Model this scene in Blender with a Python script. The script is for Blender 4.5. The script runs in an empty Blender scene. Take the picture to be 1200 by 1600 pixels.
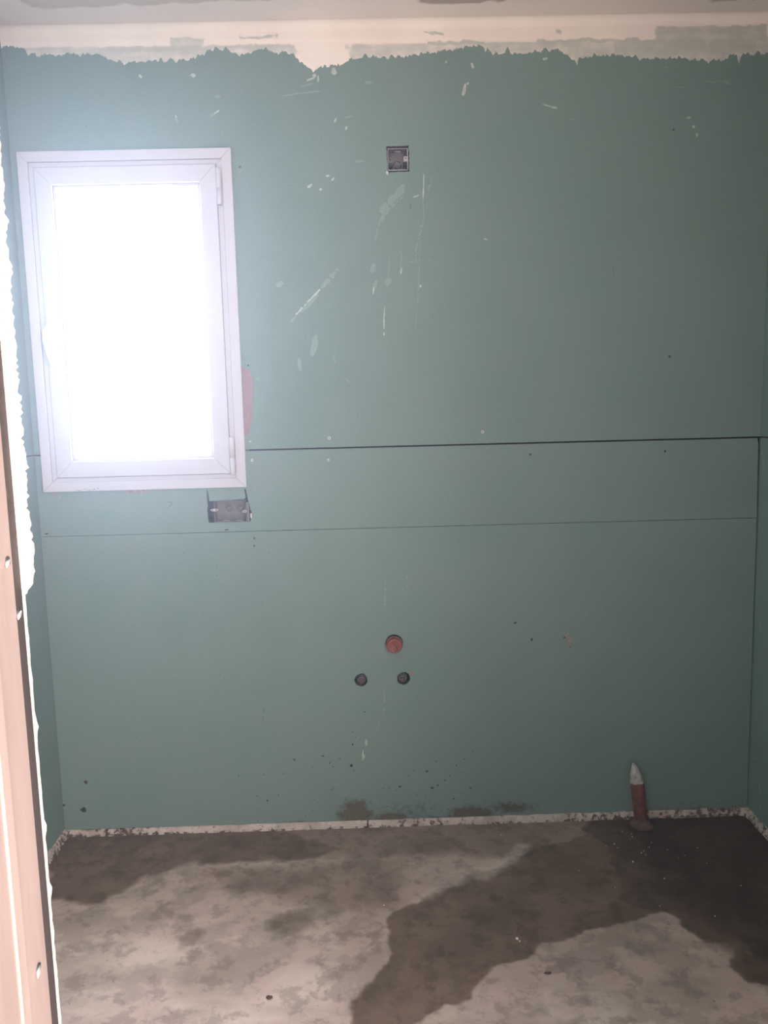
import bpy, bmesh, math, random
import numpy as np
from mathutils import Vector, Matrix, noise
random.seed(7)
C = bpy.context.scene.collection
SC = bpy.context.scene

# ---------------------------------------------------------------- camera
ROOM_W, CX, CZ, CD = 2.2767, 1.0485, 1.3854, 2.5197
YAW, PITCH, ROLL, FPX = 0.0139, 0.1308, -0.0248, 1255.88
ROOM_H = 2.5
_f = Vector((math.sin(YAW)*math.cos(PITCH), math.cos(YAW)*math.cos(PITCH), -math.sin(PITCH)))
_r = Vector((math.cos(YAW), -math.sin(YAW), 0)); _u = _r.cross(_f)
cam_r = _r*math.cos(ROLL) + _u*math.sin(ROLL)
cam_u = _u*math.cos(ROLL) - _r*math.sin(ROLL)
cam_p = Vector((CX, -CD, CZ))
cd = bpy.data.cameras.new('camera'); cam = bpy.data.objects.new('camera', cd); C.objects.link(cam)
cd.sensor_fit = 'VERTICAL'; cd.sensor_height = 36; cd.lens = FPX/1600*36; cd.clip_start = .02
m = Matrix((cam_r, cam_u, -_f)).transposed().to_4x4(); m.translation = cam_p
cam.matrix_world = m
SC.camera = cam

# ---------------------------------------------------------------- light and exposure
SC.view_settings.view_transform = 'Standard'; SC.view_settings.look = 'None'
SC.view_settings.gamma = 1; SC.view_settings.use_curve_mapping = False
SC.view_settings.exposure = 0.0
SC.cycles.use_denoising = True
SC.cycles.max_bounces = 8; SC.cycles.diffuse_bounces = 5; SC.cycles.volume_bounces = 0
SC.cycles.sample_clamp_indirect = 6
w = bpy.data.worlds.new('world'); SC.world = w; w.use_nodes = True
bg = w.node_tree.nodes['Background']
bg.inputs['Color'].default_value = (1.0, .87, .80, 1); bg.inputs['Strength'].default_value = 1.65

def area(name, loc, target, sx, sy, power, color, spread=180):
    l = bpy.data.lights.new(name, 'AREA'); l.shape = 'RECTANGLE'; l.size = sx; l.size_y = sy
    l.energy = power; l.color = color; l.spread = math.radians(spread)
    o = bpy.data.objects.new(name, l); C.objects.link(o); o.location = loc
    o.rotation_euler = (Vector(target)-Vector(loc)).to_track_quat('-Z', 'Y').to_euler()
    return o
GLARE = 0.045  # density of the scattering volume that imitates window glare
# daylight outside the frosted window
win_light = area('window_daylight', (.345, .30, 1.66), (.345, -1, 1.66), .95, 1.35, 215, (.84, .86, 1.0), 150)
# added area lamps standing in for unseen hall daylight behind the doorway
hall_light = area('hall_daylight', (3.1, -2.95, 1.7), (.78, -1.9, 1.1), 1.0, 1.3, 25, (1.0, .86, .80))
hall_light_b = area('hall_daylight_b', (2.45, -4.1, 1.95), (.8, -1.2, .7), 1.3, 1.3, 122, (1.0, .84, .77))  # second added hall lamp, for the left wall and floor; source unseen
ceiling_fill = area('ceiling_fill_lamp', (1.3, -2.9, .05), (1.2, -.3, 2.6), 1.1, .9, 25, (1.0, .80, .70), 90)  # upward lamp added to brighten the ceiling, in place of unseen floor bounce

# ---------------------------------------------------------------- helpers
def ray(u, v): return _f + cam_r*((u-600)/FPX) - cam_u*((v-800)/FPX)
def at(u, v, axis=1, val=0.0):           # point of the photo measured on a plane of the room
    d = ray(u, v); t = (val-cam_p[axis])/d[axis]; return cam_p + d*t
def wp(u, v):                            # (x, z) on the back wall
    p = at(u, v); return (p.x, p.z)

def nt(name):
    mt = bpy.data.materials.new(name); mt.use_nodes = True
    return mt, mt.node_tree.nodes, mt.node_tree.links, mt.node_tree.nodes['Principled BSDF']
def N(nodes, t, **kw):
    n = nodes.new(t)
    for k, v in kw.items():
        if k in n.inputs: n.inputs[k].default_value = v
        else: setattr(n, k, v)
    return n
def mixc(nodes, links, fac, a, b, blend='MIX'):
    n = nodes.new('ShaderNodeMix'); n.data_type = 'RGBA'; n.blend_type = blend
    for idx, v in ((0, fac), (6, a), (7, b)):
        if hasattr(v, 'links'): links.new(v, n.inputs[idx])
        elif idx == 0: n.inputs[0].default_value = v
        else: n.inputs[idx].default_value = (*v, 1)
    return n.outputs[2]
def pos(nodes): return nodes.new('ShaderNodeNewGeometry').outputs['Position']
def nz(nodes, links, scale, detail=4, rough=.55, vec=None):
    n = N(nodes, 'ShaderNodeTexNoise', Scale=scale, Detail=detail, Roughness=rough)
    links.new(vec or pos(nodes), n.inputs['Vector']); return n.outputs['Fac']
def ramp(nodes, links, src, lo, hi, a=0, b=1):
    n = N(nodes, 'ShaderNodeMapRange'); n.interpolation_type = 'SMOOTHSTEP'
    for k, v in (('From Min', lo), ('From Max', hi), ('To Min', a), ('To Max', b)): n.inputs[k].default_value = v
    links.new(src, n.inputs['Value']); return n.outputs['Result']
def attr(nodes, name):
    a = nodes.new('ShaderNodeAttribute'); a.attribute_name = name; return a.outputs['Fac']
def math_(nodes, links, op, a, b):
    n = nodes.new('ShaderNodeMath'); n.operation = op
    for i, v in enumerate((a, b)):
        if hasattr(v, 'links'): links.new(v, n.inputs[i])
        else: n.inputs[i].default_value = v
    return n.outputs[0]
def bump(nodes, links, bsdf, h, dist, strength=1):
    b = N(nodes, 'ShaderNodeBump', Strength=strength, Distance=dist)
    links.new(h, b.inputs['Height']); links.new(b.outputs[0], bsdf.inputs['Normal'])

def simple(name, col, rough=.6, metal=0, var=.12, scale=30, bmp=0):
    mt, n, l, b = nt(name)
    f = nz(n, l, scale)
    c = mixc(n, l, ramp(n, l, f, .3, .7), tuple(x*(1-var) for x in col), tuple(min(1, x*(1+var)) for x in col))
    l.new(c, b.inputs['Base Color']); b.inputs['Roughness'].default_value = rough; b.inputs['Metallic'].default_value = metal
    if bmp: bump(n, l, b, nz(n, l, scale*3), bmp)
    return mt

# ---------------------------------------------------------------- materials
TEAL = (.215, .330, .300)
def board_mat():
    mt, n, l, b = nt('green_plasterboard_paper')
    c = mixc(n, l, ramp(n, l, nz(n, l, 2.2, 3), .3, .7), (.168, .262, .236), (.192, .280, .256))
    c = mixc(n, l, ramp(n, l, nz(n, l, 9, 4), .35, .75, 0, .35), c, (.205, .270, .262))
    c = mixc(n, l, ramp(n, l, nz(n, l, 260, 2), .35, .7, 0, .16), c, (.34, .42, .39))
    dirt = ramp(n, l, nz(n, l, 55, 2, .5), .70, .76, 0, .35)
    c = mixc(n, l, dirt, c, (.13, .19, .17))
    l.new(c, b.inputs['Base Color']); b.inputs['Roughness'].default_value = .78
    b.inputs['Specular IOR Level'].default_value = .25
    bump(n, l, b, nz(n, l, 400, 2), .0002, .4)
    return mt
M = {}
M['board'] = board_mat()
M['core'] = simple('gypsum_core', (.72, .69, .66), .9, var=.1, scale=90, bmp=.002)
M['core_edge'] = simple('broken_gypsum_edge', (.86, .80, .76), .9, var=.08, scale=120, bmp=.003)
M['hole_edge'] = simple('grey_cut_edge', (.17, .16, .16), .9, var=.3, scale=200)
M['cavity'] = simple('dark_cavity_masonry', (.035, .026, .028), .95, scale=15)
M['pvc_white'] = simple('white_window_plastic', (.555, .535, .60), .38, var=.015, scale=8)
M['handle'] = simple('white_handle_plastic', (.84, .82, .88), .3, var=.01)
M['seal'] = simple('grey_seal', (.25, .22, .28), .6)
M['white_scuff'] = simple('dry_white_plaster', (.47, .53, .49), .9, var=.1, scale=60)
M['faint_scuff'] = simple('thin_plaster_film', (.245, .345, .322), .9, var=.05, scale=160)
M['pencil'] = simple('pencil_line', (.10, .12, .12), .7)
M['pale_pencil'] = simple('faint_grey_marks', (.38, .36, .38), .8, var=.2, scale=200)
M['bare'] = simple('bare_pink_paper', (.31, .205, .205), .9, var=.06, scale=40)
M['bare_grey'] = simple('torn_grey_paper', (.28, .25, .25), .9, var=.15, scale=90)
M['box'] = simple('grey_electrical_plastic', (.165, .145, .150), .5, var=.1, scale=60)
M['box_light'] = simple('light_grey_plastic', (.42, .40, .40), .5)
M['slot'] = simple('black_slot', (.02, .016, .018), .8)
M['orange'] = simple('orange_drain_plastic', (.27, .072, .05), .42, var=.12, scale=40)
M['orange_dull'] = simple('dull_orange_plastic', (.17, .06, .044), .55, var=.3, scale=50)
M['brown'] = simple('brown_rusted_pipe', (.085, .045, .042), .6, var=.3, scale=120)
M['collar'] = simple('grey_metal_collar', (.20, .20, .195), .45, .4, var=.15, scale=100)
M['screw'] = simple('screw_zinc', (.62, .62, .62), .35, .3)
M['screw_dark'] = simple('screw_dark_head', (.07, .08, .085), .5, .3)

def steel_mat(name, col):
    mt, n, l, b = nt(name)
    tc = N(n, 'ShaderNodeMapping'); tc.inputs['Scale'].default_value = (1, 1, .12); l.new(pos(n), tc.inputs['Vector'])
    f = nz(n, l, 30, 5, .6, tc.outputs[0])
    c = mixc(n, l, ramp(n, l, f, .3, .75), tuple(x*.9 for x in col), tuple(min(1, x*1.1) for x in col))
    c = mixc(n, l, ramp(n, l, nz(n, l, 60, 3), .66, .78, 0, .35), c, (.42, .30, .29))
    l.new(c, b.inputs['Base Color']); b.inputs['Roughness'].default_value = .55; b.inputs['Metallic'].default_value = .15
    return mt
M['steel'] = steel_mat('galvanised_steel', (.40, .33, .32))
M['steel_shaded'] = steel_mat('galvanised_steel_fold_shaded', (.075, .066, .07))  # same steel darkened: the fold's dark reflection is painted into its colour
M['steel_lit'] = steel_mat('galvanised_steel_lit', (.46, .39, .37))  # same steel lightened: the edge highlight is painted into its colour

def plaster_mat():     # joint compound; attribute film = how thin the smear is
    mt, n, l, b = nt('joint_compound')
    c = mixc(n, l, ramp(n, l, nz(n, l, 6, 5), .3, .7), (.88, .79, .73), (.95, .86, .80))
    thin = attr(n, 'film')
    t2 = math_(n, l, 'ADD', thin, math_(n, l, 'MULTIPLY', math_(n, l, 'SUBTRACT', nz(n, l, 22, 5), .5), .9))
    # strokes of the knife run along the wall
    mp = N(n, 'ShaderNodeMapping'); mp.inputs['Scale'].default_value = (1.2, 1, 14); l.new(pos(n), mp.inputs['Vector'])
    t2 = math_(n, l, 'ADD', t2, math_(n, l, 'MULTIPLY', math_(n, l, 'SUBTRACT', nz(n, l, 4, 4, .6, mp.outputs[0]), .5), .7))
    c = mixc(n, l, ramp(n, l, t2, .25, 1.0, 0, .66), c, (.36, .42, .39))
    l.new(c, b.inputs['Base Color']); b.inputs['Roughness'].default_value = .9
    bump(n, l, b, nz(n, l, 70, 3), .001, .5)
    return mt
M['plaster'] = plaster_mat()
def ceiling_mat():
    mt, n, l, b = nt('ceiling_plaster')
    c = mixc(n, l, ramp(n, l, nz(n, l, 3, 4), .3, .7), (.80, .71, .67), (.86, .77, .72))
    s = attr(n, 'stain')
    c = mixc(n, l, s, c, (.34, .27, .23))
    l.new(c, b.inputs['Base Color']); b.inputs['Roughness'].default_value = .9
    return mt
M['ceiling'] = ceiling_mat()
def floor_mat():
    mt, n, l, b = nt('concrete_screed')
    mp = N(n, 'ShaderNodeMapping'); mp.inputs['Rotation'].default_value = (0, 0, .5); mp.inputs['Scale'].default_value = (1, 2.4, 1); l.new(pos(n), mp.inputs['Vector'])
    c = mixc(n, l, ramp(n, l, nz(n, l, 3.5, 6, .6, mp.outputs[0]), .32, .68), (.50, .405, .345), (.78, .64, .555))
    c = mixc(n, l, ramp(n, l, nz(n, l, 2.6, 6, .62), .46, .56, 0, .7), c, (.70, .53, .475))
    c = mixc(n, l, ramp(n, l, nz(n, l, 5.5, 7, .66), .50, .57, 0, .65), c, (.45, .375, .32))
    c = mixc(n, l, ramp(n, l, nz(n, l, 15, 7, .68), .50, .60, 0, .45), c, (.25, .20, .17))
    c = mixc(n, l, ramp(n, l, nz(n, l, 220, 2), .62, .75, 0, .3), c, (.5, .46, .42))
    c = mixc(n, l, ramp(n, l, nz(n, l, 75, 2), .72, .76, 0, .7), c, (.09, .07, .06))
    d = attr(n, 'damp_light')
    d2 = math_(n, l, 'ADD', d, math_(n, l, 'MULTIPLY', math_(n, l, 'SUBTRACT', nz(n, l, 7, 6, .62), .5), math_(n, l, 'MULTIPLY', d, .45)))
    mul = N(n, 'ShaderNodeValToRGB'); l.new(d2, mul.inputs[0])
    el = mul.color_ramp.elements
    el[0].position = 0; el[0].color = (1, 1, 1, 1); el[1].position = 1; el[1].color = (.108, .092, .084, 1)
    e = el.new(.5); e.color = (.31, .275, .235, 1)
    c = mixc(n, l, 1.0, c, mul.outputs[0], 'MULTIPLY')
    l.new(c, b.inputs['Base Color'])
    l.new(ramp(n, l, d, .2, 1, .92, .62), b.inputs['Roughness'])
    b.inputs['Specular IOR Level'].default_value = .3
    bump(n, l, b, nz(n, l, 45, 6, .6), .003, .35)
    return mt
M['floor'] = floor_mat()
def skirt_mat():
    mt, n, l, b = nt('crumbly_white_mortar')
    g = attr(n, 'grime')
    k = math_(n, l, 'ADD', nz(n, l, 60, 6, .65), g)
    c = mixc(n, l, ramp(n, l, nz(n, l, 16, 4), .35, .7), (.62, .54, .50), (.44, .37, .33))
    c = mixc(n, l, ramp(n, l, k, .52, .66), c, (.10, .075, .065))
    l.new(c, b.inputs['Base Color']); b.inputs['Roughness'].default_value = .95
    bump(n, l, b, nz(n, l, 90, 5), .006, .8)
    return mt
M['skirt'] = skirt_mat()
def stain_mat():
    mt, n, l, b = nt('dried_mud_splash')
    l.new(mixc(n, l, nz(n, l, 40), (.125, .108, .080), (.19, .165, .13)), b.inputs['Base Color'])
    b.inputs['Roughness'].default_value = .95
    a = attr(n, 'mask')
    k = math_(n, l, 'ADD', a, math_(n, l, 'MULTIPLY', math_(n, l, 'SUBTRACT', nz(n, l, 55, 6, .7), .5), 1.6))
    l.new(ramp(n, l, k, .30, 1.0, 0, .8), b.inputs['Alpha'])
    return mt
M['stain'] = stain_mat()
def concrete_plain(): return simple('hall_plaster', (.55, .47, .43), .9, var=.06, scale=5)
M['hall'] = concrete_plain()
def glass_mat():
    mt, n, l, b = nt('window_glass')
    out = n['Material Output']; n.remove(b)
    t = N(n, 'ShaderNodeBsdfTransparent'); t.inputs[0].default_value = (.96, .98, 1, 1)
    g = N(n, 'ShaderNodeBsdfGlossy', Roughness=.08)
    mx = N(n, 'ShaderNodeMixShader'); mx.inputs[0].default_value = .06
    l.new(t.outputs[0], mx.inputs[1]); l.new(g.outputs[0], mx.inputs[2]); l.new(mx.outputs[0], out.inputs['Surface'])
    return mt
M['glass'] = glass_mat()

# ---------------------------------------------------------------- mesh helpers
def link(name, bm, mats, parent=None, smooth=False, recalc=True):
    if recalc: bmesh.ops.recalc_face_normals(bm, faces=bm.faces[:])
    me = bpy.data.meshes.new(name); bm.to_mesh(me); bm.free()
    for mt in (mats if isinstance(mats, (list, tuple)) else [mats]): me.materials.append(mt)
    if smooth:
        for p in me.polygons: p.use_smooth = True
    o = bpy.data.objects.new(name, me); C.objects.link(o)
    if parent: o.parent = parent
    return o
def struct(o): o['kind'] = 'structure'; return o
def tag(o, label, cat, group=None):
    o['label'] = label; o['category'] = cat
    if group: o['group'] = group
    return o
def thing(name, loc, label, cat, group=None):
    o = bpy.data.objects.new(name, None); C.objects.link(o); o.location = loc; o.empty_display_size = .02
    return tag(o, label, cat, group)
def box(bm, a, b, bev=0, mi=0):
    a, b = Vector(a), Vector(b); lo = Vector(map(min, a, b)); hi = Vector(map(max, a, b))
    r = bmesh.ops.create_cube(bm, size=1); vs = r['verts']
    for v in vs: v.co = Vector([lo[i] + (v.co[i]+.5)*(hi[i]-lo[i]) for i in range(3)])
    fs = {f for v in vs for f in v.link_faces}
    for f in fs: f.material_index = mi
    if bev:
        es = list({e for v in vs for e in v.link_edges})
        bmesh.ops.bevel(bm, geom=es, offset=bev, segments=2, affect='EDGES', profile=.5)
def tube(bm, pts, r, seg=16, cap=True, mi=0):
    rings = []
    pts = [Vector(p) for p in pts]
    rr = r if isinstance(r, (list, tuple)) else [r]*len(pts)
    for i, p in enumerate(pts):
        d = (pts[min(i+1, len(pts)-1)]-pts[max(i-1, 0)]).normalized()
        x = d.orthogonal().normalized() if i == 0 else (px - d*px.dot(d)).normalized()
        px = x; y = d.cross(x)
        rings.append([bm.verts.new(p+(x*math.cos(t)+y*math.sin(t))*rr[i]) for t in [2*math.pi*k/seg for k in range(seg)]])
    for a, b in zip(rings, rings[1:]):
        for k in range(seg):
            f = bm.faces.new((a[k], a[(k+1) % seg], b[(k+1) % seg], b[k])); f.material_index = mi; f.smooth = True
    if cap:
        for rg in (rings[0], rings[-1]):
            f = bm.faces.new(rg); f.material_index = mi
def lathe(bm, c, axis, prof, seg=24, mi=0, jit=0):
    """prof: (distance along axis, radius)"""
    c = Vector(c); d = Vector(axis).normalized(); x = d.orthogonal().normalized(); y = d.cross(x); rings = []
    for s, r in prof:
        if r < 1e-6: rings.append([bm.verts.new(c+d*s)]); continue
        rings.append([bm.verts.new(c+d*s+(x*math.cos(t)+y*math.sin(t))*r*(1+random.uniform(-jit, jit))) for t in [2*math.pi*k/seg for k in range(seg)]])
    for a, b in zip(rings, rings[1:]):
        for k in range(seg):
            k2 = (k+1) % seg
            if len(a) == 1 and len(b) == 1: continue
            if len(a) == 1: f = bm.faces.new((a[0], b[k], b[k2]))
            elif len(b) == 1: f = bm.faces.new((a[k], a[k2], b[0]))
            else: f = bm.faces.new((a[k], a[k2], b[k2], b[k]))
            f.material_index = mi; f.smooth = True
def slab(bm, outline, holes, P, thick_vec, mi=0, mi_side=0, mi_hole=None):
    """flat board with holes; outline/holes are 2-D loops, P maps 2-D to 3-D, thick_vec the extrusion"""
    tv = Vector(thick_vec); fr = []; edges = []
    for loop in [outline]+holes:
        vs = [bm.verts.new(P(*q)) for q in loop]
        fr.append(vs); edges += [bm.edges.new((vs[i], vs[(i+1) % len(vs)])) for i in range(len(vs))]
    g = bmesh.ops.triangle_fill(bm, use_beauty=True, use_dissolve=False, edges=edges)
    faces = [f for f in g['geom'] if isinstance(f, bmesh.types.BMFace)]
    for f in faces: f.material_index = mi
    mp = {v: bm.verts.new(v.co+tv) for loop in fr for v in loop}
    for f in faces:
        nf = bm.faces.new([mp[v] for v in reversed(f.verts)]); nf.material_index = mi
    for li, loop in enumerate(fr):
        if li and mi_hole is not None: mi_side = mi_hole
        for i in range(len(loop)):
            a, b = loop[i], loop[(i+1) % len(loop)]
            nf = bm.faces.new((a, b, mp[b], mp[a])); nf.material_index = mi_side
def rough_loop(pts, step=.006, amp=.0012):
    out = []
    for i in range(len(pts)):
        a, b = Vector(pts[i]), Vector(pts[(i+1) % len(pts)]); n = max(1, int((b-a).length/step))
        nrm = Vector((-(b-a).y, (b-a).x)).normalized()
        for k in range(n):
            p = a.lerp(b, k/n)+nrm*random.uniform(-amp, amp); out.append((p.x, p.y))
    return out
def circ(c, r, n=22, amp=0.0):
    return [(c[0]+math.cos(2*math.pi*k/n)*r*(1+random.uniform(-amp, amp)), c[1]+math.sin(2*math.pi*k/n)*r*(1+random.uniform(-amp, amp))) for k in range(n)]
def fbm(x, y, s, seed=0): return noise.fractal(Vector((x*s, y*s, seed)), 1.0, 2.0, 4)
def sdist(poly, X, Y):        # signed distance (positive inside)
    d = np.full(X.shape, 1e9); ins = np.zeros(X.shape, bool); n = len(poly)
    for i in range(n):
        x0, y0 = poly[i]; x1, y1 = poly[(i+1) % n]; dx, dy = x1-x0, y1-y0
        t = np.clip(((X-x0)*dx+(Y-y0)*dy)/(dx*dx+dy*dy+1e-12), 0, 1)
        d = np.minimum(d, np.hypot(X-x0-t*dx, Y-y0-t*dy))
        c = ((y0 > Y) != (y1 > Y)) & (X < (x1-x0)*(Y-y0)/((y1-y0) if abs(y1-y0) > 1e-12 else 1e-12)+x0)
        ins ^= c
    return np.where(ins, d, -d)
def sstep(x): x = np.clip(x, 0, 1); return x*x*(3-2*x)
def grid_mesh(name, nx, ny, P, mats, attrs, parent=None, keep=None, smooth=True):
    """grid over [0,1]^2; P(i,j) -> co array; attrs name -> array[nx*ny]"""
    co = P.reshape(-1, 3); idx = np.arange(nx*ny).reshape(nx, ny)
    a = idx[:-1, :-1].ravel(); b = idx[1:, :-1].ravel(); c = idx[1:, 1:].ravel(); d = idx[:-1, 1:].ravel()
    q = np.stack([a, b, c, d], 1)
    if keep is not None: q = q[keep.ravel()[q].any(1)]
    me = bpy.data.meshes.new(name); me.from_pydata(co.tolist(), [], q.tolist())
    for k, v in attrs.items():
        at_ = me.attributes.new(k, 'FLOAT', 'POINT'); at_.data.foreach_set('value', np.asarray(v, dtype=np.float32).ravel())
    if keep is not None:
        bm = bmesh.new(); bm.from_mesh(me)
        bmesh.ops.delete(bm, geom=[v for v in bm.verts if not v.link_faces], context='VERTS'); bm.to_mesh(me); bm.free()
    for p in me.polygons: p.use_smooth = smooth
    me.materials.append(mats)
    o = bpy.data.objects.new(name, me); C.objects.link(o)
    if parent: o.parent = parent
    return o

# ---------------------------------------------------------------- room shell
DOOR_Y = -1.915          # room face of the front partition
JX = .786                # face of the door jamb stud
# floor of the room: fine grid carrying wet patches and painted-in hall light
nx, ny = 456, 300
gx = np.linspace(-.05, ROOM_W+.05, nx); gy = np.linspace(.05, -1.35, ny)
X, Y = np.meshgrid(gx, gy, indexing='ij')
wob = np.array([[fbm(x, y, 9), fbm(x, y, 9, 5)] for x, y in zip(X.ravel(), Y.ravel())])
wob2 = np.array([fbm(x, y, 40, 3) for x, y in zip(X.ravel(), Y.ravel())]).reshape(X.shape)
XW = X+wob[:, 0].reshape(X.shape)*.022+wob2*.004; YW = Y+wob[:, 1].reshape(X.shape)*.022+wob2*.004
def fl(pts): return [tuple(at(u, v, 2, 0)[:2]) for u, v in pts]
damp_light = np.full(X.shape, .19)  # overall darkening that lets the painted light at the left front stand out
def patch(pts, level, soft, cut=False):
    global damp_light
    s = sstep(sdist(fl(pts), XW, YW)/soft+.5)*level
    damp_light = damp_light*(1-s) if cut else np.maximum(damp_light, s)
patch([(60, 1470), (200, 1440), (330, 1420), (430, 1450), (520, 1520), (560, 1620), (40, 1640)], 1.0, .35, True)  # paler left front: hall light painted into the floor colour
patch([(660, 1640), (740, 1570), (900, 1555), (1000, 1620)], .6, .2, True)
patch([(60, 1290), (300, 1290), (1230, 1255), (1230, 1400), (940, 1340), (600, 1345), (330, 1345), (60, 1370)], .40, .10)
patch([(60, 1300), (420, 1290), (560, 1330), (470, 1345), (360, 1350), (290, 1352), (230, 1370), (185, 1400), (140, 1412), (70, 1408)], .52, .05)
patch([(330, 1350), (640, 1330), (640, 1420), (560, 1430), (470, 1425), (380, 1400), (300, 1370)], .37, .12)
patch([(425, 1428), (500, 1415), (505, 1450), (460, 1466), (420, 1455)], .38, .06)
patch([(285, 1462), (310, 1446), (322, 1456), (305, 1480), (288, 1478)], .30, .03)
patch([(270, 1560), (290, 1500), (330, 1470), (430, 1470), (470, 1500), (400, 1560), (330, 1590)], .10, .06)
patch([(545, 1605), (560, 1560), (572, 1535), (600, 1500), (612, 1465), (604, 1440), (622, 1420), (665, 1402), (830, 1330), (950, 1290), (1100, 1290), (1100, 1420),
       (1050, 1430), (985, 1440), (925, 1458), (880, 1468), (848, 1476), (832, 1490), (795, 1505), (772, 1520), (745, 1550), (732, 1562), (690, 1572), (655, 1602)], .53, .018)
patch([(560, 1605), (640, 1480), (700, 1430), (740, 1440), (700, 1500), (660, 1560), (640, 1605)], .60, .10)
patch([(642, 1412), (700, 1362), (770, 1352), (806, 1322), (830, 1322), (800, 1355), (740, 1378), (690, 1400)], .55, .03, True)
patch([(905, 1295), (950, 1330), (960, 1370), (955, 1405), (985, 1420), (1030, 1430), (1052, 1432), (1068, 1446), (1085, 1458), (1110, 1470), (1140, 1478), (1134, 1490), (1148, 1512), (1172, 1532), (1215, 1545), (1330, 1580), (1330, 1250), (1000, 1240)], .80, .03)
patch([(960, 1295), (990, 1330), (1000, 1400), (1060, 1428), (1110, 1465), (1160, 1500), (1230, 1530), (1330, 1550), (1330, 1250), (1000, 1240)], .98, .12)
mid = sstep((X-1.1)/.5)*.0
Z = wob[:, 0].reshape(X.shape)*.002
floor_o = struct(grid_mesh('floor', nx, ny, np.stack([X, Y, Z], -1), M['floor'], {'damp_light': damp_light}))
bm = bmesh.new(); box(bm, (-.05, -1.35, -.1), (ROOM_W+.05, DOOR_Y, .0)); box(bm, (-2, DOOR_Y, -.1), (4.6, -4.6, .0))
link('floor_slab', bm, M['floor'], floor_o)

# ceiling grid
nx, ny = 300, 60
gx = np.linspace(-.05, ROOM_W+.05, nx); gy = np.linspace(.05, -.35, ny)
X, Y = np.meshgrid(gx, gy, indexing='ij')
wv = np.array([fbm(x, y*2, 14, 9) for x, y in zip(X.ravel(), Y.ravel())]).reshape(X.shape)
def cl(pts): return [tuple(at(u, v, 2, ROOM_H)[:2]) for u, v in pts]
st = np.zeros(X.shape)
for pts, lv in (([(38, -60), (34, 2), (52, 13), (110, 13), (200, 8), (330, 3), (425, 1), (425, -60)], .42),
                ([(650, -60), (655, 4), (720, 7), (790, 1), (795, -60)], .85), ([(1105, -60), (1110, 2), (1180, 0), (1180, -60)], .7)):
    st = np.maximum(st, sstep(sdist(cl(pts), X+wv*.012, Y+wv*.012)/.006+.5)*lv)
Z = np.full(X.shape, ROOM_H)
ceil_o = struct(grid_mesh('ceiling', nx, ny, np.stack([X, Y, Z], -1), M['ceiling'], {'stain': st}))
bm = bmesh.new(); box(bm, (-.05, -.35, ROOM_H), (ROOM_W+.05, DOOR_Y-.1, ROOM_H+.1)); box(bm, (-.05, .05, ROOM_H+.002), (ROOM_W+.05, -.35, ROOM_H+.1))
link('ceiling_slab', bm, M['ceiling'], ceil_o)

# ---- back wall: dark cavity backing with three plasterboards in front
ZS, ZS2 = 1.2597, 1.0035
BZ = .021                                   # bottom of the lower board
WX0, WX1, WZ0, WZ1 = .055, .628, 1.172, 2.125   # structural window opening
P0 = lambda x, z: (x, 0, z)
bm = bmesh.new()
slab(bm, [(-.05, -.05), (ROOM_W+.05, -.05), (ROOM_W+.05, ROOM_H+.05), (-.05, ROOM_H+.05)],
     [[(WX0, WZ0), (WX1, WZ0), (WX1, WZ1), (WX0, WZ1)]], lambda x, z: (x, .062, z), (0, .14, 0))
wall_back = struct(link('wall_back', bm, M['cavity']))
sqc = [wp(603.5, 228.5), wp(638.5, 227), wp(640, 268), wp(606, 269.5)]
bxc = [wp(*q) for q in [(322.5, 766), (324.5, 765.5), (327.0, 783.5), (345, 782.5), (365, 780.5), (382, 780), (384, 778), (381.5, 764.5), (384.2, 764), (388.5, 786), (391.5, 796), (393, 801), (392.5, 812), (390, 815.5), (326, 817), (323.5, 800), (324.5, 790), (323.8, 783)]]
g1, g2 = .0026, .0008
bm = bmesh.new()
slab(bm, [(.001, ZS+g1), (WX0, ZS+g1), (WX0, WZ1), (WX1, WZ1), (WX1, ZS+g1), (ROOM_W-.001, ZS+g1), (ROOM_W-.001, ROOM_H), (.001, ROOM_H)],
     [rough_loop(sqc, .005, .0012)], P0, (0, .0125, 0), 0, 0, 1)
link('plasterboard', bm, [M['board'], M['hole_edge']], wall_back)
bm = bmesh.new()
RG = ROOM_W-.006
slab(bm, [(.001, ZS2+g2), (RG+.0015, ZS2+g2), (RG-.001, 1.15), (RG-.002, ZS-.02), (RG-.006, ZS-g1), (WX1, ZS-g1), (WX1, WZ0), (WX0, WZ0), (WX0, ZS-g1), (.001, ZS-g1)],
     [rough_loop(bxc, .004, .0006)], P0, (0, .0125, 0), 0, 0, 1)
link('plasterboard', bm, [M['board'], M['hole_edge']], wall_back)
cap_c, va_c, vb_c = wp(616, 1005), wp(564, 1062.5), wp(630.5, 1060)
bm = bmesh.new()
slab(bm, [(.001, BZ), (RG+.0035, BZ), (RG+.0015, ZS2-g2), (.001, ZS2-g2)],
     [circ(cap_c, .0285, 30, .02), circ(va_c, .0215, 20, .08), circ(vb_c, .0215, 20, .07)], P0, (0, .0125, 0), 0, 0, 1)
link('plasterboard', bm, [M['board'], M['hole_edge']], wall_back)

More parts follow.
